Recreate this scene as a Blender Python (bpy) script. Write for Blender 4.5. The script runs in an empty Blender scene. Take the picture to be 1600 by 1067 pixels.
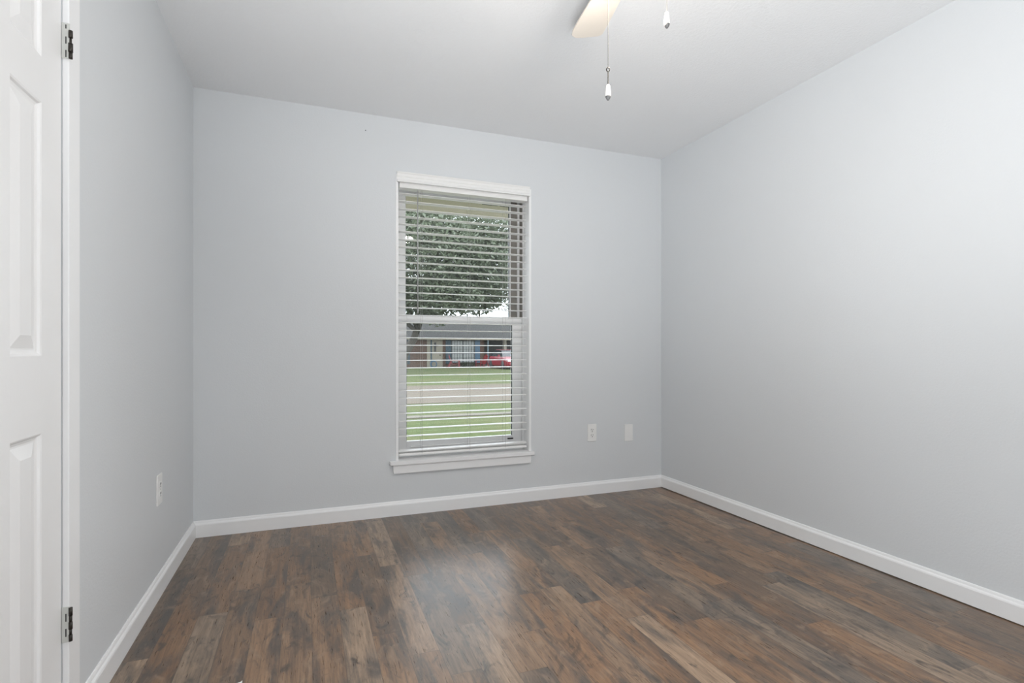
import bpy, math, random
from mathutils import Vector, Matrix, Euler

random.seed(7)
R = math.radians
S = bpy.context.scene
COL = S.collection

# ------------------------------------------------------------------ camera
CAM_H = 1.012
cam_d = bpy.data.cameras.new('camera')
cam = bpy.data.objects.new('camera', cam_d)
COL.objects.link(cam)
cam.location = (0, 0, CAM_H)
cam.rotation_euler = (R(90), 0, R(-21.0))
cam_d.sensor_width = 36
cam_d.lens = 833 / 1600 * 36
cam_d.shift_y = 14.5 / 1600
cam_d.clip_start = 0.02
cam_d.clip_end = 500
S.camera = cam

# ------------------------------------------------------------------ exposure, sky
S.view_settings.view_transform = 'Standard'
S.view_settings.look = 'None'
S.view_settings.gamma = 1
S.view_settings.use_curve_mapping = False
S.view_settings.exposure = 0.0

SKY_STRENGTH = 5.6
LAMP_STRENGTH = 160.0
W = bpy.data.worlds.new('sky')
S.world = W
W.use_nodes = True
nt = W.node_tree
bg = nt.nodes['Background']
bg.inputs['Color'].default_value = (0.92, 0.97, 1.05, 1)
bg.inputs['Strength'].default_value = SKY_STRENGTH
# daylight sun, high behind the viewer's house: it lights the street, not the room
sl_ = bpy.data.lights.new('sun', 'SUN')
sl_.energy = 1.6
sl_.angle = R(12)
sl_.color = (1.0, 0.97, 0.92)
so_ = bpy.data.objects.new('sun', sl_)
COL.objects.link(so_)
so_.rotation_euler = (R(38), 0, R(-25))
# added fill spot, unseen behind the viewer, turned up so the ceiling spreads it
fl = bpy.data.lights.new('bounce_fill', 'SPOT')
fl.energy = 228
fl.spot_size = R(100)
fl.spot_blend = 1.0
fl.shadow_soft_size = 0.28
fl.color = (0.97, 0.985, 1.0)
flo = bpy.data.objects.new('bounce_fill', fl)
COL.objects.link(flo)
flo.location = (-0.05, -0.12, 0.50)
flo.rotation_euler = (Vector((1.0, 1.15, 2.44)) - flo.location).to_track_quat('-Z', 'Y').to_euler()
# second added fill, a soft unseen point light that lifts the lower walls
fp = bpy.data.lights.new('soft_fill', 'POINT')
fp.energy = 33
fp.shadow_soft_size = 0.2
fp.color = (0.96, 0.98, 1.0)
fpo = bpy.data.objects.new('soft_fill', fp)
COL.objects.link(fpo)
fpo.location = (0.88, -0.22, 0.95)
S.cycles.max_bounces = 14
S.cycles.diffuse_bounces = 8
S.cycles.transparent_max_bounces = 16
S.cycles.sample_clamp_indirect = 6

# ------------------------------------------------------------------ materials
MATS = {}


def new_mat(name):
    m = bpy.data.materials.new(name)
    m.use_nodes = True
    MATS[name] = m
    return m, m.node_tree, m.node_tree.nodes['Principled BSDF']


def mix_rgb(t, fac, a, b, mode='MIX'):
    n = t.nodes.new('ShaderNodeMix')
    n.data_type = 'RGBA'
    n.blend_type = mode
    for sock, v in ((n.inputs[0], fac), (n.inputs[6], a), (n.inputs[7], b)):
        if hasattr(v, 'is_linked'):
            t.links.new(v, sock)
        elif isinstance(v, (tuple, list)):
            sock.default_value = (*v, 1) if len(v) == 3 else v
        else:
            sock.default_value = v
    return n.outputs[2]


def math_n(t, op, a, b=None, c=None):
    n = t.nodes.new('ShaderNodeMath')
    n.operation = op
    for i, v in enumerate((a, b, c)):
        if v is None:
            continue
        if hasattr(v, 'is_linked'):
            t.links.new(v, n.inputs[i])
        else:
            n.inputs[i].default_value = v
    return n.outputs[0]


def noise(t, vec, scale, detail=3, rough=0.55, dist=0.0):
    n = t.nodes.new('ShaderNodeTexNoise')
    n.inputs['Scale'].default_value = scale
    n.inputs['Detail'].default_value = detail
    n.inputs['Roughness'].default_value = rough
    n.inputs['Distortion'].default_value = dist
    if vec is not None:
        t.links.new(vec, n.inputs['Vector'])
    return n.outputs['Fac']


def coords(t, scale=(1, 1, 1), kind='Object'):
    tc = t.nodes.new('ShaderNodeTexCoord')
    mp = t.nodes.new('ShaderNodeMapping')
    mp.inputs['Scale'].default_value = scale
    t.links.new(tc.outputs[kind], mp.inputs['Vector'])
    return mp.outputs['Vector']


def ramp(t, fac, stops, interp='LINEAR'):
    n = t.nodes.new('ShaderNodeValToRGB')
    n.color_ramp.interpolation = interp
    e = n.color_ramp.elements
    e[0].position, e[0].color = stops[0][0], (*stops[0][1], 1)
    e[1].position, e[1].color = stops[-1][0], (*stops[-1][1], 1)
    for p, c in stops[1:-1]:
        k = e.new(p)
        k.color = (*c, 1)
    t.links.new(fac, n.inputs['Fac'])
    return n.outputs['Color']


def bump(t, b, height, strength, dist=0.01):
    n = t.nodes.new('ShaderNodeBump')
    n.inputs['Strength'].default_value = strength
    n.inputs['Distance'].default_value = dist
    t.links.new(height, n.inputs['Height'])
    t.links.new(n.outputs['Normal'], b.inputs['Normal'])


def simple(name, col, rough=0.5, metal=0.0, var=0.06, scale=30, spec=0.5, bmp=0.0):
    m, t, b = new_mat(name)
    v = coords(t)
    f = noise(t, v, scale)
    lo = tuple(max(0, c * (1 - var)) for c in col)
    hi = tuple(c * (1 + var) for c in col)
    t.links.new(mix_rgb(t, f, lo, hi), b.inputs['Base Color'])
    b.inputs['Roughness'].default_value = rough
    b.inputs['Metallic'].default_value = metal
    b.inputs['Specular IOR Level'].default_value = spec
    if bmp:
        bump(t, b, f, bmp)
    return m


# painted walls with a faint orange-peel texture
def wall_paint(name, col, bscale, bstr, rough=0.55):
    m, t, b = new_mat(name)
    v = coords(t)
    big = noise(t, v, 1.3, 4)
    t.links.new(mix_rgb(t, big, tuple(c * 0.98 for c in col), tuple(min(1, c * 1.02) for c in col)), b.inputs['Base Color'])
    b.inputs['Roughness'].default_value = rough
    b.inputs['Specular IOR Level'].default_value = 0.35
    fine = noise(t, v, bscale, 4, 0.6)
    bump(t, b, fine, bstr, 0.004)
    return m


WALL = wall_paint('wall_paint', (0.672, 0.694, 0.712), 120, 0.16)
CEIL = wall_paint('ceiling_paint', (0.80, 0.81, 0.82), 90, 0.45, 0.8)
TRIM = simple('white_trim_paint', (0.85, 0.855, 0.86), 0.35, var=0.02, scale=12)
VINYL = simple('white_vinyl', (0.78, 0.78, 0.78), 0.4, var=0.02)
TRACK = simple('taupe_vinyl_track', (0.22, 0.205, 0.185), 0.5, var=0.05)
GASKET = simple('dark_rubber_gasket', (0.03, 0.035, 0.04), 0.6)
SLAT = simple('white_slat', (0.84, 0.84, 0.83), 0.35, var=0.01)
CORD = simple('grey_cord', (0.42, 0.42, 0.41), 0.8)
WAND = simple('clear_grey_wand', (0.40, 0.41, 0.40), 0.25)
PLATE = simple('white_plate_plastic', (0.83, 0.83, 0.82), 0.3, var=0.01)
DARK = simple('dark_slot', (0.02, 0.02, 0.02), 0.6)
STEEL = simple('painted_steel', (0.62, 0.63, 0.60), 0.4, 0.2)
BRONZE = simple('dark_bronze', (0.045, 0.04, 0.035), 0.35, 0.7)
BLADEW = simple('cream_blade', (0.70, 0.65, 0.58), 0.4, var=0.02)
FANW = simple('fan_white', (0.82, 0.81, 0.79), 0.35, var=0.01)
CHAIN = simple('chain_metal', (0.11, 0.10, 0.085), 0.6, 0.2, spec=0.2)
GREYTIP = simple('grey_tip', (0.13, 0.13, 0.13), 0.45, 0.0)

# embossed door skin
m, t, b = new_mat('door_paint')
v = coords(t, (1, 1, 1))
vg = coords(t, (60, 60, 4))
g = noise(t, vg, 3, 4, 0.6, 0.6)
t.links.new(mix_rgb(t, noise(t, v, 5), (0.79, 0.79, 0.79), (0.82, 0.82, 0.82)), b.inputs['Base Color'])
b.inputs['Roughness'].default_value = 0.4
bump(t, b, g, 0.12, 0.002)
DOORP = m

# lamp glass
m, t, b = new_mat('lit_lamp_glass')
b.inputs['Base Color'].default_value = (0.9, 0.88, 0.84, 1)
b.inputs['Emission Color'].default_value = (1.0, 0.915, 0.82, 1)
b.inputs['Emission Strength'].default_value = LAMP_STRENGTH
GLOBE = m

# window glass: clear with a Fresnel reflection
m = bpy.data.materials.new('window_glass')
m.use_nodes = True
t = m.node_tree
t.nodes.clear()
out = t.nodes.new('ShaderNodeOutputMaterial')
tr = t.nodes.new('ShaderNodeBsdfTransparent')
tr.inputs['Color'].default_value = (0.95, 0.965, 0.96, 1)
gl = t.nodes.new('ShaderNodeBsdfGlossy')
gl.inputs['Roughness'].default_value = 0.0
fr = t.nodes.new('ShaderNodeFresnel')
fr.inputs['IOR'].default_value = 1.45
mx = t.nodes.new('ShaderNodeMixShader')
t.links.new(fr.outputs[0], mx.inputs[0])
t.links.new(tr.outputs[0], mx.inputs[1])
t.links.new(gl.outputs[0], mx.inputs[2])
t.links.new(mx.outputs[0], out.inputs['Surface'])
GLASS = m


# wood-look plank floor, boards running toward the window
def floor_material():
    m, t, b = new_mat('wood_plank_floor')
    tc = t.nodes.new('ShaderNodeTexCoord')
    sp = t.nodes.new('ShaderNodeSeparateXYZ')
    t.links.new(tc.outputs['Object'], sp.inputs[0])
    X, Y = sp.outputs[0], sp.outputs[1]
    PW, PL = 0.1005, 0.78
    u = math_n(t, 'DIVIDE', math_n(t, 'SUBTRACT', X, 0.0155 - 20 * PW), PW)
    ci = math_n(t, 'FLOOR', u)
    uf = math_n(t, 'FRACT', u)
    wn = t.nodes.new('ShaderNodeTexWhiteNoise')
    wn.noise_dimensions = '1D'
    t.links.new(ci, wn.inputs['W'])
    vv = math_n(t, 'ADD', math_n(t, 'DIVIDE', Y, PL), math_n(t, 'MULTIPLY', wn.outputs['Value'], 7.0))
    ri = math_n(t, 'FLOOR', vv)
    vf = math_n(t, 'FRACT', vv)
    cb = t.nodes.new('ShaderNodeCombineXYZ')
    t.links.new(ci, cb.inputs[0])
    t.links.new(ri, cb.inputs[1])
    w2 = t.nodes.new('ShaderNodeTexWhiteNoise')
    w2.noise_dimensions = '2D'
    t.links.new(cb.outputs[0], w2.inputs['Vector'])
    pid = w2.outputs['Value']
    base = ramp(t, pid, [(0.0, (0.165, 0.094, 0.050)), (0.2, (0.240, 0.138, 0.074)), (0.4, (0.130, 0.090, 0.062)),
                         (0.6, (0.270, 0.165, 0.096)), (0.78, (0.150, 0.120, 0.095)), (0.9, (0.36, 0.255, 0.175)), (1.0, (0.21, 0.128, 0.074))])
    # per-plank shifted grain coordinates
    off = t.nodes.new('ShaderNodeVectorMath')
    off.operation = 'MULTIPLY_ADD'
    t.links.new(w2.outputs['Color'], off.inputs[0])
    off.inputs[1].default_value = (9, 9, 9)
    t.links.new(tc.outputs['Object'], off.inputs[2])

    def mp(scale):
        n = t.nodes.new('ShaderNodeMapping')
        n.inputs['Scale'].default_value = scale
        t.links.new(off.outputs[0], n.inputs['Vector'])
        return n.outputs['Vector']
    grain = noise(t, mp((90, 5, 1)), 1.0, 6, 0.65, 0.8)
    fine = noise(t, mp((260, 14, 1)), 1.0, 3, 0.6, 0.3)
    smud = noise(t, mp((13, 2.6, 1)), 1.0, 5, 0.62, 0.7)
    blot = noise(t, mp((16, 7, 1)), 1.0, 4, 0.6, 1.2)
    c = mix_rgb(t, ramp(t, grain, [(0.30, (0, 0, 0)), (0.72, (1, 1, 1))]), mix_rgb(t, 1.0, base, (0.58, 0.56, 0.54), 'MULTIPLY'), mix_rgb(t, 1.0, base, (1.42, 1.38, 1.32), 'MULTIPLY'))
    c = mix_rgb(t, math_n(t, 'MULTIPLY', ramp(t, smud, [(0.46, (0, 0, 0)), (0.63, (1, 1, 1))]), 0.80), c, (0.060, 0.054, 0.050))
    c = mix_rgb(t, math_n(t, 'MULTIPLY', ramp(t, blot, [(0.56, (0, 0, 0)), (0.70, (1, 1, 1))]), 0.75), c, (0.030, 0.025, 0.022))
    c = mix_rgb(t, math_n(t, 'MULTIPLY', ramp(t, blot, [(0.28, (1, 1, 1)), (0.45, (0, 0, 0))]), 0.5), c, (0.36, 0.255, 0.17))
    c = mix_rgb(t, math_n(t, 'MULTIPLY', ramp(t, fine, [(0.32, (1, 1, 1)), (0.45, (0, 0, 0))]), 0.35), c, (0.05, 0.04, 0.032))
    # seams
    eu = math_n(t, 'MINIMUM', uf, math_n(t, 'SUBTRACT', 1.0, uf))
    ev = math_n(t, 'MINIMUM', vf, math_n(t, 'SUBTRACT', 1.0, vf))
    su = math_n(t, 'LESS_THAN', eu, 0.011)
    sv = math_n(t, 'LESS_THAN', ev, 0.0013)
    seam = math_n(t, 'MAXIMUM', su, sv)
    c = mix_rgb(t, math_n(t, 'MULTIPLY', seam, 0.55), c, (0.06, 0.045, 0.035))
    vo = t.nodes.new('ShaderNodeTexVoronoi')
    vo.inputs['Scale'].default_value = 5.0
    t.links.new(tc.outputs['Object'], vo.inputs['Vector'])
    speck = math_n(t, 'LESS_THAN', vo.outputs['Distance'], 0.012)
    c = mix_rgb(t, math_n(t, 'MULTIPLY', speck, 0.85), c, (0.015, 0.012, 0.010))
    t.links.new(c, b.inputs['Base Color'])
    rg = math_n(t, 'MULTIPLY_ADD', fine, 0.16, 0.22)
    t.links.new(rg, b.inputs['Roughness'])
    b.inputs['Specular IOR Level'].default_value = 0.8
    h = math_n(t, 'SUBTRACT', math_n(t, 'MULTIPLY', fine, 0.5), seam)
    bump(t, b, h, 0.10, 0.002)
    return m


FLOOR = floor_material()


# outdoor materials
def brick_mat():
    m, t, b = new_mat('house_brick')
    n = t.nodes.new('ShaderNodeTexBrick')
    n.inputs['Scale'].default_value = 4.0
    n.inputs['Color1'].default_value = (0.090, 0.043, 0.026, 1)
    n.inputs['Color2'].default_value = (0.062, 0.036, 0.024, 1)
    n.inputs['Mortar'].default_value = (0.1001, 0.0847, 0.0732, 1)
    n.inputs['Mortar Size'].default_value = 0.02
    tc = t.nodes.new('ShaderNodeTexCoord')
    mp = t.nodes.new('ShaderNodeMapping')
    mp.inputs['Rotation'].default_value = (R(90), 0, 0)
    t.links.new(tc.outputs['Object'], mp.inputs['Vector'])
    t.links.new(mp.outputs['Vector'], n.inputs['Vector'])
    t.links.new(n.outputs['Color'], b.inputs['Base Color'])
    b.inputs['Roughness'].default_value = 0.9
    return m


BRICK = brick_mat()
SHINGLE = simple('grey_shingles', (0.030, 0.030, 0.029), 0.95, var=0.25, scale=9, spec=0.1)
CREAM = simple('cream_paint', (0.2079, 0.1887, 0.1463), 0.6)
SOFFIT = simple('beige_soffit', (0.4928, 0.4268, 0.3520), 0.6, var=0.03)
FASCIA = simple('tan_fascia', (0.3520, 0.2992, 0.2332), 0.6, var=0.03)
TEAL = simple('teal_shutter_paint', (0.0216, 0.0477, 0.0631), 0.6)
BLUE = simple('blue_paint', (0.0347, 0.0809, 0.1270), 0.5)
PALE = simple('pale_curtain', (0.25, 0.265, 0.255), 0.5, var=0.15, scale=3)
RED = simple('red_paint', (0.1694, 0.0139, 0.0154), 0.35)
CARRED = simple('red_car_paint', (0.1694, 0.0108, 0.0193), 0.35, spec=0.3)
TIRE = simple('black_tyre', (0.02, 0.02, 0.02), 0.8)
CARGLASS = simple('dark_car_glass', (0.015, 0.018, 0.02), 0.08)
CHROME = simple('pale_lens', (0.6, 0.6, 0.6), 0.15, 0.5)
BARK = simple('tree_bark', (0.030, 0.026, 0.019), 0.95, var=0.35, scale=6, bmp=0.4)
CONC = simple('concrete', (0.0809, 0.0724, 0.0570), 0.9, var=0.12, scale=4)
ASPH = simple('street_asphalt', (0.094, 0.081, 0.065), 0.95, var=0.08, scale=3, spec=0.1)
HOUSE_DARK = simple('carport_boards', (0.05, 0.047, 0.045), 0.8, var=0.2)
POSTB = simple('pale_blue_post', (0.0847, 0.1270, 0.1463), 0.5)


def grass_mat():
    m, t, b = new_mat('lawn_grass')
    v = coords(t)
    a = noise(t, v, 0.7, 4)
    f = noise(t, coords(t, (1, 1, 1)), 14, 6, 0.7)
    c1 = mix_rgb(t, ramp(t, f, [(0.3, (0, 0, 0)), (0.7, (1, 1, 1))]), (0.0331, 0.0508, 0.0154), (0.0755, 0.0909, 0.0377))
    c2 = mix_rgb(t, math_n(t, 'MULTIPLY', ramp(t, a, [(0.45, (0, 0, 0)), (0.7, (1, 1, 1))]), 0.65), c1, (0.0939, 0.0809, 0.0431))
    t.links.new(c2, b.inputs['Base Color'])
    b.inputs['Roughness'].default_value = 0.95
    b.inputs['Specular IOR Level'].default_value = 0.1
    bump(t, b, f, 0.6, 0.03)
    return m


GRASS = grass_mat()


def leaf_mat(name, lo, hi):
    m, t, b = new_mat(name)
    v = coords(t)
    f = noise(t, v, 1.6, 4)
    t.links.new(mix_rgb(t, ramp(t, f, [(0.3, (0, 0, 0)), (0.7, (1, 1, 1))]), lo, hi), b.inputs['Base Color'])
    b.inputs['Roughness'].default_value = 0.5
    tl = t.nodes.new('ShaderNodeBsdfTranslucent')
    tl.inputs['Color'].default_value = (*[c * 1.1 for c in hi], 1)
    ms = t.nodes.new('ShaderNodeMixShader')
    ms.inputs[0].default_value = 0.45
    o = t.nodes['Material Output']
    t.links.new(b.outputs[0], ms.inputs[1])
    t.links.new(tl.outputs[0], ms.inputs[2])
    t.links.new(ms.outputs[0], o.inputs['Surface'])
    return m


LEAF = leaf_mat('oak_leaves', (0.0748, 0.0950, 0.0616), (0.1364, 0.1628, 0.1100))
SHRUB = leaf_mat('shrub_leaves', (0.035, 0.045, 0.03), (0.08, 0.09, 0.06))


# ------------------------------------------------------------------ mesh builder
class MB:
    def __init__(self):
        self.v, self.f, self.s = [], [], []

    def add(self, verts, faces, smooth=False, mat=None):
        n = len(self.v)
        for p in verts:
            p = Vector(p)
            self.v.append(mat @ p if mat is not None else p)
        for f in faces:
            self.f.append([i + n for i in f])
            self.s.append(smooth)
        return self

    def box(self, x0, x1, y0, y1, z0, z1, mat=None):
        vs = [(x, y, z) for x in (x0, x1) for y in (y0, y1) for z in (z0, z1)]
        fs = [(0, 1, 3, 2), (4, 6, 7, 5), (0, 4, 5, 1), (2, 3, 7, 6), (0, 2, 6, 4), (1, 5, 7, 3)]
        return self.add(vs, fs, False, mat)

    def prism(self, poly, axis, a0, a1, mat=None):
        """poly: 2-D outline swept along axis (0,1,2) from a0 to a1."""
        def mk(p, a):
            q = list(p)
            q.insert(axis, a)
            return tuple(q)
        n = len(poly)
        vs = [mk(p, a0) for p in poly] + [mk(p, a1) for p in poly]
        fs = [tuple(range(n))[::-1], tuple(range(n, 2 * n))]
        fs += [(i, (i + 1) % n, n + (i + 1) % n, n + i) for i in range(n)]
        return self.add(vs, fs, False, mat)

    def lathe(self, prof, n=24, mat=None, smooth=True):
        """prof: (r, z) from bottom to top around local z."""
        vs, fs = [], []
        for r, z in prof:
            for k in range(n):
                a = 2 * math.pi * k / n
                vs.append((r * math.cos(a), r * math.sin(a), z))
        for i in range(len(prof) - 1):
            for k in range(n):
                k2 = (k + 1) % n
                fs.append((i * n + k, i * n + k2, (i + 1) * n + k2, (i + 1) * n + k))
        if prof[0][0] > 1e-6:
            fs.append(tuple(range(n))[::-1])
        if prof[-1][0] > 1e-6:
            fs.append(tuple(range((len(prof) - 1) * n, len(prof) * n)))
        return self.add(vs, fs, smooth, mat)

    def tube(self, pts, rad, n=8):
        pts = [Vector(p) for p in pts]
        rs = rad if isinstance(rad, (list, tuple)) else [rad] * len(pts)
        vs, fs = [], []
        for i, p in enumerate(pts):
            d = (pts[min(i + 1, len(pts) - 1)] - pts[max(i - 1, 0)]).normalized()
            a = d.orthogonal().normalized() if i == 0 else (pa - d * pa.dot(d)).normalized()
            pa = a
            c = d.cross(a)
            for k in range(n):
                w = 2 * math.pi * k / n
                vs.append(p + (a * math.cos(w) + c * math.sin(w)) * rs[i])
        for i in range(len(pts) - 1):
            for k in range(n):
                k2 = (k + 1) % n
                fs.append((i * n + k, i * n + k2, (i + 1) * n + k2, (i + 1) * n + k))
        fs.append(tuple(range(n))[::-1])
        fs.append(tuple(range((len(pts) - 1) * n, len(pts) * n)))
        return self.add(vs, fs, True)

    def sphere(self, c, r, n=10, m=6):
        prof = [(max(0.0, r * math.sin(math.pi * i / m)), -r * math.cos(math.pi * i / m)) for i in range(m + 1)]
        prof[0] = (0.0, -r)
        prof[-1] = (0.0, r)
        return self.lathe(prof, n, Matrix.Translation(c))

    def build(self, name, mat, parent=None, bevel=0.0, seg=2):
        me = bpy.data.meshes.new(name)
        me.from_pydata([tuple(p) for p in self.v], [], self.f)
        me.polygons.foreach_set('use_smooth', self.s)
        me.materials.append(mat)
        me.update()
        if len(self.v) < 4000:
            import bmesh
            bm = bmesh.new()
            bm.from_mesh(me)
            bmesh.ops.recalc_face_normals(bm, faces=bm.faces)
            bm.to_mesh(me)
            bm.free()
        o = bpy.data.objects.new(name, me)
        COL.objects.link(o)
        if parent is not None:
            o.parent = parent
        if bevel:
            md = o.modifiers.new('bevel', 'BEVEL')
            md.width = bevel
            md.segments = seg
            md.limit_method = 'ANGLE'
            md.angle_limit = R(40)
        return o


def empty(name, loc=(0, 0, 0), rz=0.0, parent=None):
    o = bpy.data.objects.new(name, None)
    COL.objects.link(o)
    o.location = loc
    o.rotation_euler = (0, 0, rz)
    o.empty_display_size = 0.05
    if parent is not None:
        o.parent = parent
    return o


def tag(o, label=None, cat=None, group=None, kind=None):
    for k, v in (('label', label), ('category', cat), ('group', group), ('kind', kind)):
        if v:
            o[k] = v
    return o


def struct(o, label=None, cat=None):
    return tag(o, label, cat, None, 'structure')


def copy_tree(o, parent=None):
    c = o.copy()
    COL.objects.link(c)
    if parent is not None:
        c.parent = parent
    for ch in list(o.children):
        copy_tree(ch, c)
    return c


# ------------------------------------------------------------------ room shell
XL, XR, YF, YB, H = -0.577, 2.465, 3.315, -0.45, 2.44
WT = 0.215                                   # thickness of the window wall
OX0, OX1, OZ0, OZ1 = 0.507, 1.410, 0.300, 2.10    # rough window opening

struct(MB().box(XL - 0.2, XR + 0.2, YB - 0.2, YF + WT, -0.12, 0.0).build('floor', FLOOR),
       'brown and grey wood look plank floor running toward the window', 'floor')
struct(MB().box(XL - 0.2, XR + 0.2, YB - 0.2, YF + WT, H, H + 0.12).build('ceiling', CEIL),
       'flat white textured ceiling above the pale grey walls', 'ceiling')
w = MB()
w.box(XL - 0.2, OX0, YF, YF + WT, 0, H).box(OX1, XR + 0.2, YF, YF + WT, 0, H)
w.box(OX0, OX1, YF, YF + WT, 0, OZ0).box(OX0, OX1, YF, YF + WT, OZ1, H)
struct(w.build('wall_front', WALL), 'pale grey wall with the tall narrow window in it', 'wall')
struct(MB().box(XR, XR + 0.2, YB - 0.2, YF, 0, H).build('wall_right', WALL),
       'bare pale grey wall right of the window wall', 'wall')
DY0, DY1, DH = 1.043, 1.6587, 2.035
w = MB()
w.box(XL - 0.2, XL - 0.06, YB - 0.2, YF, 0, H)
w.box(XL - 0.06, XL, YB - 0.2, DY0, 0, H).box(XL - 0.06, XL, DY1, YF, 0, H).box(XL - 0.06, XL, DY0, DY1, DH, H)
struct(w.build('wall_left', WALL), 'pale grey wall with the white panel door in it', 'wall')
struct(MB().box(XL, XR, YB - 0.2, YB, 0, H).build('wall_back', WALL), 'pale grey wall behind the viewer', 'wall')


# baseboards: flat face, ogee top
def base_profile(h=0.088, th=0.014):
    return [(0, 0), (th, 0), (th, h * 0.76), (th * 0.86, h * 0.82), (th * 0.55, h * 0.88), (th * 0.42, h * 0.95), (th * 0.25, h), (0, h)]


bp = base_profile()
b_ = MB().prism([(YF - d, z) for d, z in bp], 0, XL, XR)
struct(b_.build('baseboard_front', TRIM), 'white baseboard under the window', 'baseboard')
b_ = MB().prism([(XR - d, max(z, 0.004)) for d, z in bp], 1, YB, YF - 0.014)
struct(b_.build('baseboard_right', TRIM), 'white baseboard along the right wall', 'baseboard')
CY1 = 1.728                                  # outer edge of the door casing
b_ = MB().prism([(XL + d, z) for d, z in bp], 1, CY1, YF - 0.014)
struct(b_.build('baseboard_left', TRIM), 'white baseboard along the left wall', 'baseboard')
b_ = MB().prism([(YB + d, z) for d, z in bp], 0, XL, XR - 0.014)
struct(b_.build('baseboard_back', TRIM), 'white baseboard along the back wall', 'baseboard')

# door casing
cs = MB()
CT = 0.015
cs.box(XL, XL + CT, DY1, CY1, 0, DH + 0.07)
cs.box(XL, XL + CT, DY0 - 0.07, DY0, 0, DH + 0.07)
cs.box(XL, XL + CT, DY0, DY1, DH, DH + 0.07)
struct(cs.build('trim_1', TRIM, bevel=0.002), 'flat white casing around the panel door', 'trim')

# ------------------------------------------------------------------ panel door in the left wall
door = empty('door_1', (XL, DY1 - 0.004, 0.012))
struct(door, 'white six panel door with two visible hinges at the left edge', 'door')
DWID, DHGT, DTH = 0.608, 2.018, 0.035


def door_leaf():
    # local: y runs from 0 (hinge edge) to -DWID, z up, face at x = 0 looking +x
    mb = MB()
    ys = [0, 0.105, 0.247, 0.361, 0.503, DWID]
    zs = [0, 0.215, 0.808, 0.988, 1.578, 1.682, 1.905, DHGT]
    for i in range(5):
        for j in range(7):
            y0, y1, z0, z1 = -ys[i], -ys[i + 1], zs[j], zs[j + 1]
            if i in (1, 3) and j in (1, 3, 5):
                loops = []
                for ins, dep in ((0, 0), (0.004, -0.002), (0.007, -0.0065), (0.013, -0.0085), (0.017, -0.0085), (0.021, -0.0075), (0.044, -0.0020), (0.046, -0.0015)):
                    loops.append([(dep, y0 - ins, z0 + ins), (dep, y1 + ins, z0 + ins), (dep, y1 + ins, z1 - ins), (dep, y0 - ins, z1 - ins)])
                vs = [p for l in loops for p in l]
                fs = []
                for a in range(len(loops) - 1):
                    for k in range(4):
                        fs.append((a * 4 + k, a * 4 + (k + 1) % 4, (a + 1) * 4 + (k + 1) % 4, (a + 1) * 4 + k))
                fs.append(tuple((len(loops) - 1) * 4 + k for k in range(4)))
                mb.add(vs, fs)
            else:
                mb.add([(0, y0, z0), (0, y1, z0), (0, y1, z1), (0, y0, z1)], [(0, 1, 2, 3)])
    # back and edges
    a, c, d = -DTH, 0.0, -DWID
    mb.add([(a, 0, 0), (a, d, 0), (a, d, DHGT), (a, 0, DHGT)], [(3, 2, 1, 0)])
    for (p, q) in (((0, 0), (d, 0)), ((d, 0), (d, DHGT)), ((d, DHGT), (0, DHGT)), ((0, DHGT), (0, 0))):
        mb.add([(c, p[0], p[1]), (a, p[0], p[1]), (a, q[0], q[1]), (c, q[0], q[1])], [(0, 1, 2, 3)])
    return mb


lf = door_leaf().build('door_leaf', DOORP, door)
for hz, broken in ((1.793, True), (0.322, False)):
    hz -= 0.012
    h = MB().box(0.0005, 0.0175, 0.0005, 0.0032, hz - 0.0445, hz + 0.0445)
    hp = h.build('hinge', STEEL, door, bevel=0.0008)
    tag(hp, 'pale painted steel hinge')
    sl = MB()
    if broken:
        for a0, a1 in ((0.030, 0.040), (-0.008, 0.010), (-0.042, -0.024)):
            sl.box(0.0085, 0.0108, 0.0001, 0.0009, hz + a0, hz + a1)
    else:
        for a0, a1 in ((0.008, 0.028), (-0.030, -0.010)):
            sl.box(0.0085, 0.0108, 0.0001, 0.0009, hz + a0, hz + a1)
    sl.build('hinge_slot', DARK, hp)
    br = MB()
    if broken:
        segs = [(-0.0445, -0.028, 0.0042), (-0.028, -0.006, 0.0050), (-0.006, 0.008, 0.0026), (0.008, 0.026, 0.0046)]
    else:
        segs = [(-0.042, -0.026, 0.0040), (-0.026, -0.012, 0.0030), (-0.012, 0.006, 0.0042), (0.006, 0.022, 0.0034), (0.022, 0.0425, 0.0042)]
    for a0, a1, r in segs:
        br.lathe([(r, a0), (r, a1)], 14, Matrix.Translation((0.0195, 0.000, hz)))
    tag(br.build('hinge_barrel', BRONZE, hp), 'dark worn barrel')

# ------------------------------------------------------------------ window
win = empty('window_1', ((OX0 + OX1) / 2, YF, OZ0))
struct(win, 'tall white single hung window above the sill', 'window')
wx, wy, wz = win.location


def wbox(mb, x0, x1, y0, y1, z0, z1):
    return mb.box(x0 - wx, x1 - wx, y0 - wy, y1 - wy, z0 - wz, z1 - wz)


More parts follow.
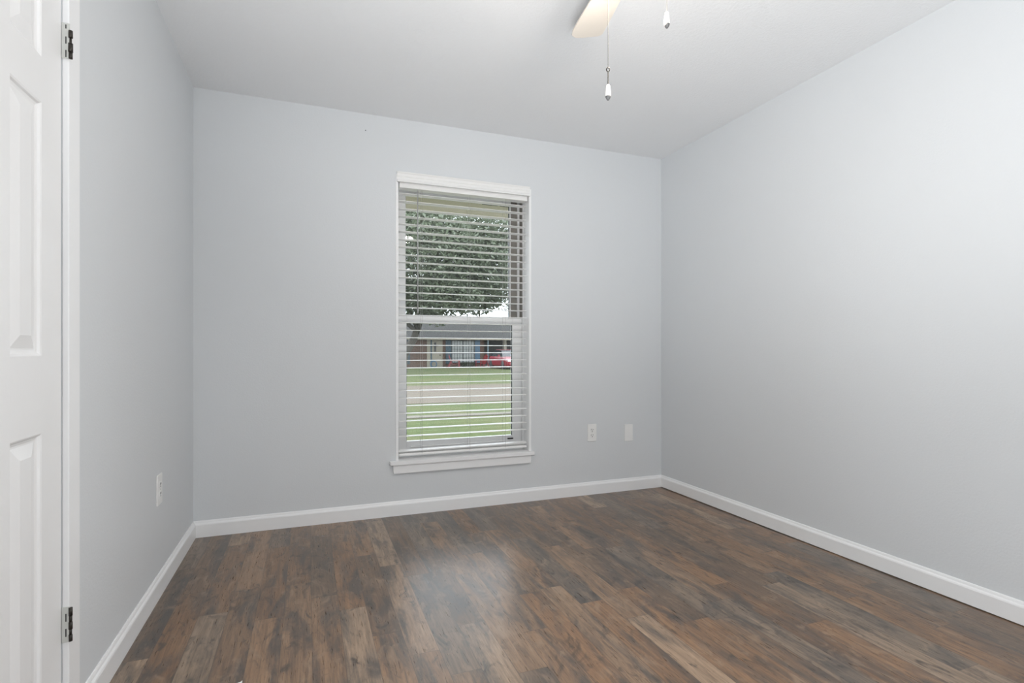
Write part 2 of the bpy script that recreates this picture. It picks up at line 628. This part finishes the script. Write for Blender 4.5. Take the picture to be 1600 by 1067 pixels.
JX0, JX1, SZ, JZ = 0.523, 1.394, 0.336, 2.094
mb = MB()
wbox(mb, OX0, JX0, YF - 0.004, 3.417, SZ, OZ1)
wbox(mb, JX1, OX1, YF - 0.004, 3.417, SZ, OZ1)
wbox(mb, JX0, JX1, YF - 0.002, 3.417, JZ, OZ1)
mb.build('jamb_lining', TRIM, win, bevel=0.0015)
mb = MB()
wbox(mb, 0.471, 1.424, YF - 0.030, YF, 0.313, SZ)
wbox(mb, OX0, OX1, YF, 3.417, 0.313, SZ)
mb.build('window_sill', TRIM, win, bevel=0.002)
mb = MB()
mb.prism([(0.488 - wx, 0.313 - wz), (1.405 - wx, 0.313 - wz), (1.402 - wx, 0.259 - wz), (0.491 - wx, 0.259 - wz)], 1, -0.018, 0)
mb.build('window_apron', TRIM, win, bevel=0.002)

# vinyl frame with side tracks
FY0, FY1 = 3.417, 3.530
mb = MB()
for x0, x1, a, b2 in ((OX0, JX0 + 0.016, JX0, JX0 + 0.004), (JX1 - 0.016, OX1, JX1 - 0.004, JX1)):
    wbox(mb, x0, x1, 3.474, FY1, OZ0, OZ1)
    wbox(mb, min(x0, a), max(b2, x1) if a > 1 else b2, FY0, 3.474, OZ0, OZ1) if a < 1 else wbox(mb, a, OX1, FY0, 3.474, OZ0, OZ1)
wbox(mb, JX0, JX1, FY0, FY1, 2.060, OZ1)
wbox(mb, JX0, JX1, FY0, FY1, OZ0, 0.352)
for s in (JX0 + 0.016, JX1 - 0.022):        # parting bead between the two sash tracks
    wbox(mb, s, s + 0.006, 3.468, 3.4745, 1.240, 2.060)
mb.build('window_frame', VINYL, win, bevel=0.0015)
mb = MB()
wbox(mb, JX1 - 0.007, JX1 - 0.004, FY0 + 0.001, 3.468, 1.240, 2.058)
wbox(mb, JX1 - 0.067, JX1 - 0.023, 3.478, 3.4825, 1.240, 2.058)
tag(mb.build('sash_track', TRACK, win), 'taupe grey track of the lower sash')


def sash(name, y0, y1, z0, z1, stile, top, bot):
    mb = MB()
    ed = 0.0195 if y0 > 3.48 else 0.0045
    x0, x1 = JX0 + ed, JX1 - ed
    wbox(mb, x0, x0 + stile, y0, y1, z0, z1)
    wbox(mb, x1 - stile, x1, y0, y1, z0, z1)
    wbox(mb, x0 + stile, x1 - stile, y0, y1, z1 - top, z1)
    wbox(mb, x0 + stile, x1 - stile, y0, y1, z0, z0 + bot)
    o = mb.build(name, VINYL, win, bevel=0.002)
    gx0, gx1, gz0, gz1 = x0 + stile, x1 - stile, z0 + bot, z1 - top
    gm = (y0 + y1) / 2
    p = MB()
    wbox(p, gx0, gx1, gm - 0.0015, gm + 0.0015, gz0, gz1)
    p.build('window_pane', GLASS, o)
    g = MB()
    for a, b2 in ((gx0, gx0 + 0.003), (gx1 - 0.005, gx1)):
        wbox(g, a, b2, gm - 0.006, gm - 0.0016, gz0, gz1)
    wbox(g, gx0 + 0.003, gx1 - 0.005, gm - 0.005, gm - 0.0016, gz1 - 0.004, gz1)
    g.build('gasket', GASKET, o)
    return o


sash('upper_sash', 3.483, 3.520, 1.200, 2.060, 0.054, 0.030, 0.036)
ls = sash('lower_sash', 3.436, 3.470, 0.352, 1.236, 0.067, 0.041, 0.078)
# finger lift along the bottom rail and a small latch at its right end
mb = MB()
wbox(mb, 0.62, 1.30, 3.424, 3.4365, 0.392, 0.399)
mb.build('finger_lift', VINYL, ls, bevel=0.001)
mb = MB()
wbox(mb, 1.285, 1.325, 3.426, 3.436, 0.405, 0.413)
mb.build('latch', DARK, ls, bevel=0.001)

# ------------------------------------------------------------------ window blind
blind = empty('window_blind', (0.957, 3.36, SZ))
tag(blind, 'white two inch horizontal slat blind hanging open in the window', 'window blind')
bx, by, bz = blind.location


def bbox(mb, x0, x1, y0, y1, z0, z1):
    return mb.box(x0 - bx, x1 - bx, y0 - by, y1 - by, z0 - bz, z1 - bz)


# moulded valance on the face of the head rail
prof = [(-0.002, 2.112), (-0.016, 2.112), (-0.016, 2.106), (-0.011, 2.100), (-0.011, 2.085), (-0.008, 2.082), (-0.008, 2.068), (-0.015, 2.062), (-0.017, 2.051), (-0.002, 2.050)]
mb = MB().prism([(YF + d - by - 0.003, z - bz) for d, z in prof], 0, 0.513 - bx, 1.397 - bx)
mb.build('valance', SLAT, blind)
mb = MB()
bbox(mb, 0.530, 1.387, 3.322, 3.385, 2.022, 2.068)
mb.build('head_rail', SLAT, blind, bevel=0.002)
SX0, SX1 = 0.530, 1.386
SLY0, SLY1 = 3.336, 3.386


def slat(mb, z, tilt=0.0, roll=0.0):
    n = 5
    vs, half = [], (SX1 - SX0) / 2
    for x in (SX0 - bx, SX1 - bx):
        for k in range(n):
            yy = SLY0 + (SLY1 - SLY0) * k / (n - 1)
            q = (k / (n - 1) - 0.5) * 2
            up = 0.0022 * (1 - q * q) + q * 0.025 * math.tan(roll)
            vs.append((x, yy - by, z - bz + up + tilt * x))
    top = [(a[0], a[1], a[2] + 0.0027) for a in vs]
    fs = []
    N = len(vs)
    for k in range(n - 1):
        fs.append((k, k + 1, n + k + 1, n + k))
        fs.append((N + k, N + n + k, N + n + k + 1, N + k + 1))
    fs += [(0, n, N + n, N), (n - 1, N + n - 1, N + 2 * n - 1, 2 * n - 1)]
    fs.append(tuple(range(n)) + tuple(N + k for k in range(n - 1, -1, -1)))
    fs.append(tuple(range(n, 2 * n))[::-1] + tuple(N + n + k for k in range(n)))
    mb.add(vs + top, fs)


mb = MB()
for k in range(33):
    slat(mb, 1.990 - 0.0473 * k, random.uniform(-0.0012, 0.0012), R(random.uniform(-1.2, 1.2)))
mb.build('slats', SLAT, blind)
mb = MB()
slat(mb, 0.3895, 0.006, R(3))
slat(mb, 0.3850, 0.004, R(2))
tag(mb.build('fallen_slats', SLAT, blind), 'two slats slipped down together above the bottom rail')
mb = MB()
bbox(mb, SX0, SX1, SLY0, SLY1, 0.358, 0.373)
mb.build('bottom_rail', SLAT, blind, bevel=0.003)
for lx in (0.673, 0.987, 1.232):
    mb = MB()
    for yy in (SLY0 - 0.002, SLY1 + 0.002):
        mb.tube([(lx - bx, yy - by, 2.022 - bz), (lx - bx + 0.001, yy - by, 1.2 - bz), (lx - bx, yy - by, 0.366 - bz)], 0.0007, 6)
    mb.build('ladder_cord', CORD, blind)
mb = MB()
mb.tube([(0.645 - bx, 3.329 - by, 2.035 - bz), (0.645 - bx, 3.326 - by, 1.262 - bz)], 0.0036, 8)
mb.tube([(0.645 - bx, 3.326 - by, 1.275 - bz), (0.645 - bx, 3.326 - by, 1.245 - bz)], 0.0050, 8)
tag(mb.build('tilt_wand', WAND, blind), 'grey tilt wand')

# ------------------------------------------------------------------ outlets and plates


def rounded(wd, ht, r, n=5):
    pts = []
    for cx, cz, a0 in ((wd / 2 - r, ht / 2 - r, 0), (-wd / 2 + r, ht / 2 - r, 90), (-wd / 2 + r, -ht / 2 + r, 180), (wd / 2 - r, -ht / 2 + r, 270)):
        for k in range(n):
            a = R(a0 + 90 * k / (n - 1))
            pts.append((cx + r * math.cos(a), cz + r * math.sin(a)))
    return pts


def wall_plate(name, loc, rz, label, cat, sockets, wd=0.070, ht=0.122):
    """local: face looks -y, back on the wall at y = 0"""
    o = empty(name, loc, rz)
    tag(o, label, cat)
    MB().prism(rounded(wd, ht, 0.004), 1, -0.006, 0.0).build('cover_plate', PLATE, o, bevel=0.002)
    if sockets:
        for dz in (0.0195, -0.0195):
            rc = MB().prism([(x, z + dz) for x, z in rounded(0.034, 0.028, 0.012)], 1, -0.0078, -0.0058).build('receptacle', PLATE, o, bevel=0.0006)
            sl = MB()
            sl.box(-0.0085, -0.0062, -0.0084, -0.0076, dz - 0.001, dz + 0.009)
            sl.box(0.0062, 0.0085, -0.0084, -0.0076, dz - 0.000, dz + 0.008)
            sl.prism([(x, z + dz - 0.0075) for x, z in rounded(0.0060, 0.0056, 0.0025)], 1, -0.0084, -0.0076)
            sl.build('socket_slots', DARK, rc)
        MB().lathe([(0.003, 0), (0.003, 0.001)], 10, Matrix.Translation((0, -0.0058, 0)) @ Matrix.Rotation(R(90), 4, 'X')).build('screw', STEEL, o)
    else:
        for dz in (0.046, -0.046):
            MB().lathe([(0.0025, 0), (0.0025, 0.001)], 10, Matrix.Translation((0, -0.0058, dz)) @ Matrix.Rotation(R(90), 4, 'X')).build('screw', PLATE, o)
    return o


wall_plate('wall_outlet', (1.876, YF, 0.434), 0, 'white duplex outlet on the window wall, right of the window', 'wall outlet', True)
wall_plate('blank_plate', (2.178, YF, 0.418), 0, 'plain white blank wall plate near the right corner', 'wall plate', False, 0.070, 0.121)
wall_plate('wall_outlet', (XL, 2.592, 0.437), R(90), 'white duplex outlet on the left wall near the door', 'wall outlet', True, 0.076, 0.126)

# small nail high on the window wall
n_ = MB().lathe([(0.0030, 0), (0.0030, 0.0015), (0.0012, 0.0015), (0.0012, 0.008)], 10, Matrix.Translation((0.327, YF - 0.007, 2.338)) @ Matrix.Rotation(R(-90), 4, 'X'))
tag(n_.build('nail', BRONZE), 'tiny dark nail high on the wall left of the window', 'nail')

# paper scrap at the lower edge of the view
sc = MB().prism([(-0.020, -0.03), (0.012, -0.03), (0.010, 0.008), (0.004, 0.001), (-0.008, -0.002)], 2, 0.0, 0.0012)
sc = sc.build('paper_scrap', PLATE)
sc.location = (-0.196, 1.815, 0.0002)
tag(sc, 'small white scrap lying on the plank floor nearest the viewer', 'scrap')

# ------------------------------------------------------------------ ceiling fan with its lamp
FX, FYC = 0.96, 1.41
fan = empty('ceiling_fan', (FX, FYC, H))
tag(fan, 'white ceiling fan with lit lamp and two pull chains', 'ceiling fan')
MB().lathe([(0.060, -0.17), (0.105, -0.165), (0.118, -0.140), (0.118, -0.075), (0.100, -0.05), (0.085, -0.03), (0.085, 0.0)], 40).build('motor_housing', FANW, fan)
MB().lathe([(0.085, -0.246), (0.100, -0.236), (0.100, -0.205), (0.060, -0.19), (0.055, -0.168)], 40).build('switch_housing', FANW, fan)
MB().lathe([(0.0, -0.302), (0.032, -0.299), (0.058, -0.290), (0.076, -0.275), (0.078, -0.262), (0.068, -0.249), (0.060, -0.244)], 40).build('lamp_globe', GLOBE, fan)
BZ = -0.158


def blade_mesh(mb, ang):
    out = [(0.150, -0.048), (0.20, -0.054), (0.30, -0.062), (0.40, -0.068), (0.485, -0.072), (0.500, -0.068), (0.506, -0.055),
           (0.508, 0.010), (0.506, 0.030), (0.498, 0.050), (0.482, 0.064), (0.455, 0.069), (0.40, 0.068), (0.30, 0.062), (0.20, 0.054), (0.150, 0.048)]
    M = Matrix.Rotation(ang, 4, 'Z') @ Matrix.Translation((0, 0, BZ)) @ Matrix.Rotation(R(-11), 4, 'X')
    n = len(out)
    vs = [(x, y, -0.003) for x, y in out] + [(x, y, 0.003) for x, y in out]
    fs = [tuple(range(n))[::-1], tuple(range(n, 2 * n))] + [(i, (i + 1) % n, n + (i + 1) % n, n + i) for i in range(n)]
    mb.add(vs, fs, False, M)
    return M


for k in range(4):
    ang = R(80 + 90 * k)
    mb = MB()
    M = blade_mesh(mb, ang)
    bl = mb.build('fan_blade', BLADEW, fan, bevel=0.0015)
    a = MB()
    a.prism([(0.095, -0.014), (0.16, -0.014), (0.19, -0.034), (0.225, -0.034), (0.225, 0.034), (0.19, 0.034), (0.16, 0.014), (0.095, 0.014)], 2, 0.0032, 0.0075, M)
    a.build('blade_arm', FANW, bl)


def pull_chain(wx_, wy_, z_end, split):
    lx, ly = wx_ - FX, wy_ - FYC
    z0 = -0.215
    zt = z_end - H                              # lowest point of the pendant
    PEN = 0.050
    rr = math.hypot(lx, ly)
    mb = MB()
    ex, ey = lx * 0.098 / rr, ly * 0.098 / rr
    pts = [(ex, ey, z0), (lx, ly, z0 - 0.012)]
    zc = zt + PEN + (0.052 if split else 0.004)
    pts.append((lx, ly, zc))
    mb.tube(pts, 0.0005, 6)
    z = z0 - 0.014
    while z > zc:
        mb.sphere((lx, ly, z), 0.0011, 6, 4)
        z -= 0.0034
    ch = mb.build('pull_chain', CHAIN, fan)
    if split:
        ring = MB()
        pr = []
        for k in range(13):
            a = 2 * math.pi * k / 12
            pr.append((lx + 0.0052 * math.cos(a) * 0.9336, ly - 0.0052 * math.cos(a) * 0.3584, zc - 0.004 + 0.0062 * math.sin(a)))
        ring.tube(pr, 0.0016, 6)
        ring.build('chain_connector', BRONZE, ch)
        bd = MB()
        z = zc - 0.0105
        while z > zt + PEN - 0.001:
            bd.sphere((lx, ly, z), 0.0021, 8, 5)
            z -= 0.0042
        bd.tube([(lx, ly, zc - 0.009), (lx, ly, zt + PEN)], 0.0006, 6)
        bd.build('bead_chain', CHAIN, ch)
    kn = MB().lathe([(0.0088, 0.013), (0.0092, 0.017), (0.0086, 0.028), (0.0066, 0.042), (0.0048, 0.0492), (0.0, PEN)], 18, Matrix.Translation((lx, ly, zt)))
    kb = kn.build('pull_knob', FANW, ch)
    MB().lathe([(0.0, 0.0), (0.0032, 0.0015), (0.0070, 0.0078), (0.0088, 0.013)], 18, Matrix.Translation((lx, ly, zt))).build('knob_tip', GREYTIP, kb)
    return ch


pull_chain(0.8846, 1.460, 1.800, True)
pull_chain(1.0326, 1.3604, 2.003, False)

# ------------------------------------------------------------------ outdoors
GZ = -0.34
struct(MB().box(-70, 110, YF + WT, 150, GZ - 0.3, GZ).build('lawn', GRASS), 'green lawn with dry yellow patches outside the window', 'lawn')
struct(MB().box(-70, 110, 13.5, 20.5, GZ, GZ + 0.012).build('street', ASPH), 'pale tan street crossing between the two lawns', 'street')
struct(MB().box(-70, 110, 10.60, 10.95, GZ, GZ + 0.02).build('sidewalk', CONC), 'narrow concrete footpath through the near lawn', 'footpath')
# own eave over the window
mb = MB().box(-4, 6, YF + WT, 4.16, 2.112, 2.125)
ea = mb.build('roof_eave', SOFFIT)
struct(ea, 'beige eave soffit over the outside of the window', 'eave')
MB().box(-4, 6, 4.16, 4.185, 2.104, 2.30).build('fascia', FASCIA, ea)
mb = MB()
mb.prism([(3.535, 2.112), (3.535, 2.50), (4.185, 2.30), (4.185, 2.125)], 0, -4, 6)
mb.build('roof_edge', SHINGLE, ea)
mb = MB()
mb.box(1.225, 1.345, 3.775, 3.815, 2.1085, 2.1118).box(1.365, 1.50, 3.775, 3.815, 2.1085, 2.1118)
tag(mb.build('soffit_vent', DARK, ea), 'dark slotted vent')


def leaf_cloud(mb, cx, cy, cz, rx, ry, rz, n, size, rng, shell=0.35):
    for _ in range(n):
        while True:
            p = Vector((rng.uniform(-1, 1), rng.uniform(-1, 1), rng.uniform(-1, 1)))
            if shell < p.length < 1:
                break
        q = Vector((cx + p.x * rx, cy + p.y * ry, cz + p.z * rz))
        s = size * rng.uniform(0.6, 1.4)
        rot = Euler((rng.uniform(-1.0, 1.0), rng.uniform(-1.0, 1.0), rng.uniform(0, 6.28))).to_matrix()
        l = [(-s, 0, 0), (-s * 0.3, -s * 0.42, 0.05 * s), (s * 0.5, -s * 0.36, 0), (s, 0, -0.1 * s), (s * 0.5, s * 0.36, 0), (-s * 0.3, s * 0.42, 0.05 * s)]
        n0 = len(mb.v)
        for a in l:
            mb.v.append(q + rot @ Vector(a))
        mb.f.append([n0 + i for i in range(6)])
        mb.s.append(False)


# big tree across the street
TX, TY = 5.95, 34.0
rng = random.Random(3)
tree = empty('oak_tree', (TX, TY, GZ))
tag(tree, 'large leafy green tree in front of the brick house across the street', 'tree')
tr_ = MB()
tr_.tube([(-0.40, 0, -0.1), (-0.36, 0, 0.3), (-0.20, 0, 1.1), (0.38, 0, 2.1), (0.80, 0.1, 3.2)], [0.42, 0.30, 0.25, 0.24, 0.20], 12)
for dx, dy, dz, r in ((2.6, -0.5, 6.5, 0.10), (-2.2, 0.6, 6.0, 0.11), (0.8, 0.4, 8.5, 0.12), (-0.9, -1.6, 6.8, 0.09), (3.8, 0.9, 5.6, 0.08), (1.6, -1.8, 7.6, 0.08)):
    s0 = Vector((0.45, 0, 2.3)) + Vector((rng.uniform(0, 0.25), 0, rng.uniform(0, 0.9)))
    e = Vector((dx, dy, dz))
    mid = s0.lerp(e, 0.5) + Vector((rng.uniform(-0.3, 0.3), 0, -0.3))
    tr_.tube([s0, mid, e], [r * 1.3, r, r * 0.4], 8)
    for _ in range(5):
        p = mid.lerp(e, rng.uniform(0, 0.9))
        q = p + Vector((rng.uniform(-1.4, 1.4), rng.uniform(-1.2, 1.2), rng.uniform(0.2, 1.3)))
        tr_.tube([p, p.lerp(q, 0.5) + Vector((0, 0, 0.1)), q], [r * 0.4, r * 0.28, r * 0.12], 6)
tr_.build('trunk', BARK, tree)
cr = MB()
for cx, cy, cz, rx, ry, rz, n in ((0.8, 0, 7.2, 4.4, 4.0, 3.2, 15000), (4.4, 0.3, 6.9, 3.2, 3.0, 2.9, 10500), (-3.0, 0.2, 6.0, 3.0, 3.0, 2.5, 5000),
                                  (1.8, -1.4, 4.7, 2.8, 2.2, 1.3, 4600), (0.6, 0.4, 9.4, 3.2, 3.0, 1.9, 6500), (5.2, 0.6, 9.2, 2.9, 2.4, 1.9, 7000), (7.6, 0.5, 7.6, 2.2, 2.2, 2.0, 3600),
                                  (0.4, -0.6, 3.75, 1.2, 1.2, 0.6, 500), (1.9, -0.5, 3.35, 0.8, 0.8, 0.45, 160), (4.3, 0.2, 4.9, 2.2, 1.8, 1.2, 1900), (6.3, 0.3, 5.5, 1.9, 1.8, 1.4, 1300)):
    leaf_cloud(cr, cx, cy, cz, rx, ry, rz, n, 0.125, rng, 0.15)
cr.build('crown', LEAF, tree)

# thin tree further back at the right
t2 = empty('slender_tree', (17.6, 56.0, GZ))
tag(t2, 'thin sparsely leaved tree rising behind the carport roof', 'tree')
tr_ = MB()
tr_.tube([(0, 0, -0.1), (0.1, 0, 4), (0.0, 0.2, 8.5)], [0.20, 0.14, 0.05], 8)
for k in range(14):
    z = rng.uniform(2.5, 8)
    a = rng.uniform(0, 6.28)
    l = rng.uniform(0.9, 1.9)
    tr_.tube([(0.05, 0, z), (0.5 * l * math.cos(a), 0.5 * l * math.sin(a), z + 0.5 * l), (l * math.cos(a), l * math.sin(a), z + 1.3 * l)], [0.06, 0.045, 0.02], 6)
tr_.build('trunk', BARK, t2)
cr = MB()
leaf_cloud(cr, 0, 0, 7.6, 2.0, 2.0, 2.4, 900, 0.15, rng, 0.2)
cr.build('crown', LEAF, t2)

# the brick house across the street
HY = 42.0
house = empty('brick_house', (10.0, HY, GZ))
tag(house, 'single storey brown brick house with grey roof and carport across the street', 'house')


def hb(mb, x0, x1, y0, y1, z0, z1):
    """x in place, y from the front wall, z from the ground"""
    return mb.box(x0 - 10, x1 - 10, y0, y1, z0, z1)


EV = 2.36
mb = MB()
hb(mb, 0.5, 13.65, 0.0, 8.0, 0, EV)
mb.build('wall', BRICK, house)
mb = MB()
mb.prism([(-0.55, EV), (4.0, EV + 1.55), (8.6, EV), (8.6, EV - 0.1), (-0.55, EV - 0.1)], 0, 0.0 - 10, 20.5 - 10)
mb.build('roof', SHINGLE, house)
mb = MB()
hb(mb, 0.0, 20.5, -0.68, -0.55, EV - 0.13, EV + 0.0)
mb.build('gutter', CREAM, house)
mb = MB()
hb(mb, 13.65, 20.5, 6.0, 6.2, 0, EV - 0.1)
tag(mb.build('carport_back_wall', HOUSE_DARK, house), 'dark wall at the back of the carport')
mb = MB()
hb(mb, 13.80, 13.90, -0.45, -0.35, 0.16, EV - 0.12)
tag(mb.build('carport_post', POSTB, house), 'slim pale blue post')
mb = MB()
hb(mb, 13.66, 14.04, -0.60, -0.22, 0, 0.16)
mb.build('post_base', CREAM, house)
mb = MB()
hb(mb, 15.46, 15.72, 0.2, 0.46, 0, EV - 0.1)
tag(mb.build('carport_post', CREAM, house), 'cream carport post')
# door with its surround
mb = MB()
hb(mb, 8.87, 10.14, -0.05, 0.0, 0, 2.26)
fd = mb.build('front_door', CREAM, house, bevel=0.005)
mb = MB()
hb(mb, 9.16, 9.26, -0.085, -0.05, 0, 2.22)
mb.build('door_post', TEAL, fd)
mb = MB()
cx_ = 9.53
mb.prism([(cx_ - 10 - 0.20, 1.72), (cx_ - 10 + 0.20, 1.72), (cx_ - 10 + 0.20, 1.80), (cx_ - 10 - 0.20, 1.80)], 1, -0.08, -0.05)
mb.prism([(cx_ - 10 - 0.07, 1.28), (cx_ - 10 + 0.07, 1.28), (cx_ - 10 + 0.07, 2.02), (cx_ - 10 - 0.07, 2.02)], 1, -0.09, -0.05)
mb.build('door_ornament', DARK, fd)
MB().sphere((9.93 - 10, -0.09, 1.0), 0.05, 10, 6).build('door_knob', BRONZE, fd)
# big front window with panes and shutters
mb = MB()
X0, X1 = 10.86, 12.84
for x0, x1 in ((X0, X0 + 0.07), (11.80, 11.88), (X1 - 0.07, X1)):
    hb(mb, x0, x1, -0.06, 0.0, 0.36, 2.22)
for z0, z1 in ((0.36, 0.43), (2.15, 2.22)):
    hb(mb, X0, X1, -0.06, 0.0, z0, z1)
for k in range(1, 4):
    for a, b2 in ((X0 + 0.07, 11.80), (11.88, X1 - 0.07)):
        x = a + (b2 - a) * k / 4
        hb(mb, x - 0.012, x + 0.012, -0.045, -0.01, 0.43, 2.15)
for k in range(1, 5):
    z = 0.43 + 1.72 * k / 5
    hb(mb, X0, X1, -0.045, -0.01, z - 0.012, z + 0.012)
wf = mb.build('window', simple('grey_window_bars', (0.035, 0.04, 0.04), 0.6), house)
mb = MB()
hb(mb, X0 + 0.02, X1 - 0.02, -0.01, -0.003, 0.40, 2.2)
mb.build('pane', PALE, wf)
for x0, x1, mt in ((10.40, 10.84, TEAL), (12.86, 13.28, BLUE), (7.30, 7.52, TEAL)):
    mb = MB()
    hb(mb, x0, x1, -0.05, 0.0, 0.30, 2.24)
    for k in range(16):
        z = 0.36 + k * 0.115
        hb(mb, x0 + 0.05, x1 - 0.05, -0.06, -0.05, z, z + 0.07)
    mb.build('shutter', mt, house)


# two red garden chairs by the front window
def garden_chair(loc, rz, label):
    o = empty('garden_chair', loc, rz)
    tag(o, label, 'chair', 'red garden chairs at the front window')
    mb = MB()
    for k in range(5):                       # seat boards, facing +x
        x = -0.22 + k * 0.115
        mb.box(x, x + 0.10, -0.27, 0.27, 0.25 + k * 0.025, 0.275 + k * 0.025)
    mb.build('seat', RED, o)
    mb = MB()
    for k in range(5):
        y = -0.26 + k * 0.106
        hgt = 0.95 + 0.06 * (2 - abs(k - 2))
        mb.add([(-0.22, y, 0.25), (-0.22, y + 0.096, 0.25), (-0.50, y + 0.096, hgt), (-0.50, y, hgt), (-0.25, y, 0.25), (-0.25, y + 0.096, 0.25), (-0.53, y + 0.096, hgt), (-0.53, y, hgt)],
               [(0, 1, 2, 3), (7, 6, 5, 4), (0, 4, 5, 1), (1, 5, 6, 2), (2, 6, 7, 3), (3, 7, 4, 0)])
    mb.build('backrest', RED, o)
    for s in (-1, 1):
        MB().box(-0.38, 0.36, s * 0.33 - 0.06, s * 0.33 + 0.06, 0.555, 0.58).build('armrest', RED, o)
        MB().box(0.26, 0.34, s * 0.30 - 0.02, s * 0.30 + 0.02, 0.0, 0.555).build('leg', RED, o)
        mb = MB()
        mb.prism([(-0.62, 0.0), (-0.50, 0.0), (-0.28, 0.555), (-0.36, 0.555)], 1, s * 0.30 - 0.02, s * 0.30 + 0.02)
        mb.build('leg', RED, o)
    return o


garden_chair((10.95, HY - 0.95, GZ), R(-20), 'red slatted garden chair at the left of the house window')
garden_chair((13.10, HY - 0.95, GZ), R(200), 'red slatted garden chair at the right of the house window')

# low dark shrub below the house window
sh = MB()
leaf_cloud(sh, 0, 0, 0.22, 0.75, 0.25, 0.24, 700, 0.06, rng, 0.0)
for k in range(5):
    sh.tube([(-0.5 + 0.25 * k, 0, 0.0), (-0.5 + 0.27 * k, 0.03, 0.25)], 0.015, 5)
so = sh.build('shrub', SHRUB)
so.location = (12.0, HY - 0.55, GZ)
tag(so, 'low dark shrub under the house window between the red chairs', 'shrub')

# blue coil beside the door
hc = MB()
pts = []
for k in range(73):
    a = 2 * math.pi * k / 24
    rr = 0.26 - 0.02 * (k // 24)
    pts.append((rr * math.cos(a), -0.02 * (k / 24), 0.29 + rr * math.sin(a)))
hc.tube(pts, 0.03, 6)
ho = hc.build('coiled_hose', BLUE)
ho.location = (9.35, HY - 0.30, GZ)
tag(ho, 'blue round coil standing beside the cream house door', 'hose')

# red car nosed toward the street, under the carport edge
car = empty('red_car', (14.25, 35.9, GZ))
tag(car, 'red car parked in front of the carport facing the street', 'car')


def car_body():
    # cross-sections along y (0 = nose), each an outline in x-z
    secs = [(0.00, 0.72, 0.34, 0.62), (0.10, 0.82, 0.24, 0.72), (0.5, 0.88, 0.20, 0.82), (1.2, 0.90, 0.20, 0.92), (2.6, 0.90, 0.20, 0.95), (3.9, 0.88, 0.22, 0.96), (4.3, 0.80, 0.30, 0.86), (4.4, 0.70, 0.40, 0.75)]
    mb = MB()
    vs = []
    for y, hw, z0, z1 in secs:
        o_ = [(-hw * 0.92, z0), (-hw, z0 + 0.12), (-hw, z1 - 0.16), (-hw * 0.90, z1 - 0.03), (-hw * 0.5, z1), (hw * 0.5, z1), (hw * 0.90, z1 - 0.03), (hw, z1 - 0.16), (hw, z0 + 0.12), (hw * 0.92, z0)]
        vs += [(x, y, z) for x, z in o_]
    n = 10
    fs = [tuple(range(n)), tuple(range((len(secs) - 1) * n, len(secs) * n))[::-1]]
    for i in range(len(secs) - 1):
        for k in range(n):
            fs.append((i * n + k, (i + 1) * n + k, (i + 1) * n + (k + 1) % n, i * n + (k + 1) % n))
    mb.add(vs, fs)
    return mb


cb_ = car_body().build('body', CARRED, car, bevel=0.02)
mb = MB()
mb.add([(-0.74, 1.25, 0.90), (0.74, 1.25, 0.90), (0.78, 3.9, 0.94), (-0.78, 3.9, 0.94), (-0.58, 1.95, 1.40), (0.58, 1.95, 1.40), (0.58, 3.2, 1.40), (-0.58, 3.2, 1.40)],
       [(0, 1, 5, 4), (1, 2, 6, 5), (2, 3, 7, 6), (3, 0, 4, 7), (4, 5, 6, 7), (3, 2, 1, 0)])
mb.build('windows', CARGLASS, car)
mb = MB()
mb.box(-0.58, 0.58, 1.93, 3.22, 1.395, 1.44)
mb.build('roof', CARRED, car, bevel=0.02)
for s in (-1, 1):
    MB().box(s * 0.62 - 0.16, s * 0.62 + 0.16, -0.01, 0.12, 0.56, 0.68).build('headlamp', CHROME, car, bevel=0.02)
    MB().box(s * 0.98 - 0.08, s * 0.98 + 0.08, 1.35, 1.45, 0.92, 1.05).build('mirror', CARRED, car, bevel=0.02)
    for yy in (0.85, 3.55):
        MB().lathe([(0.0, -0.1), (0.31, -0.1), (0.32, -0.08), (0.32, 0.08), (0.31, 0.1), (0.0, 0.1)], 24, Matrix.Translation((s * 0.80, yy, 0.32)) @ Matrix.Rotation(R(90), 4, 'Y')).build('wheel', TIRE, car)
MB().box(-0.45, 0.45, -0.015, 0.06, 0.40, 0.52).build('grille', DARK, car, bevel=0.01)
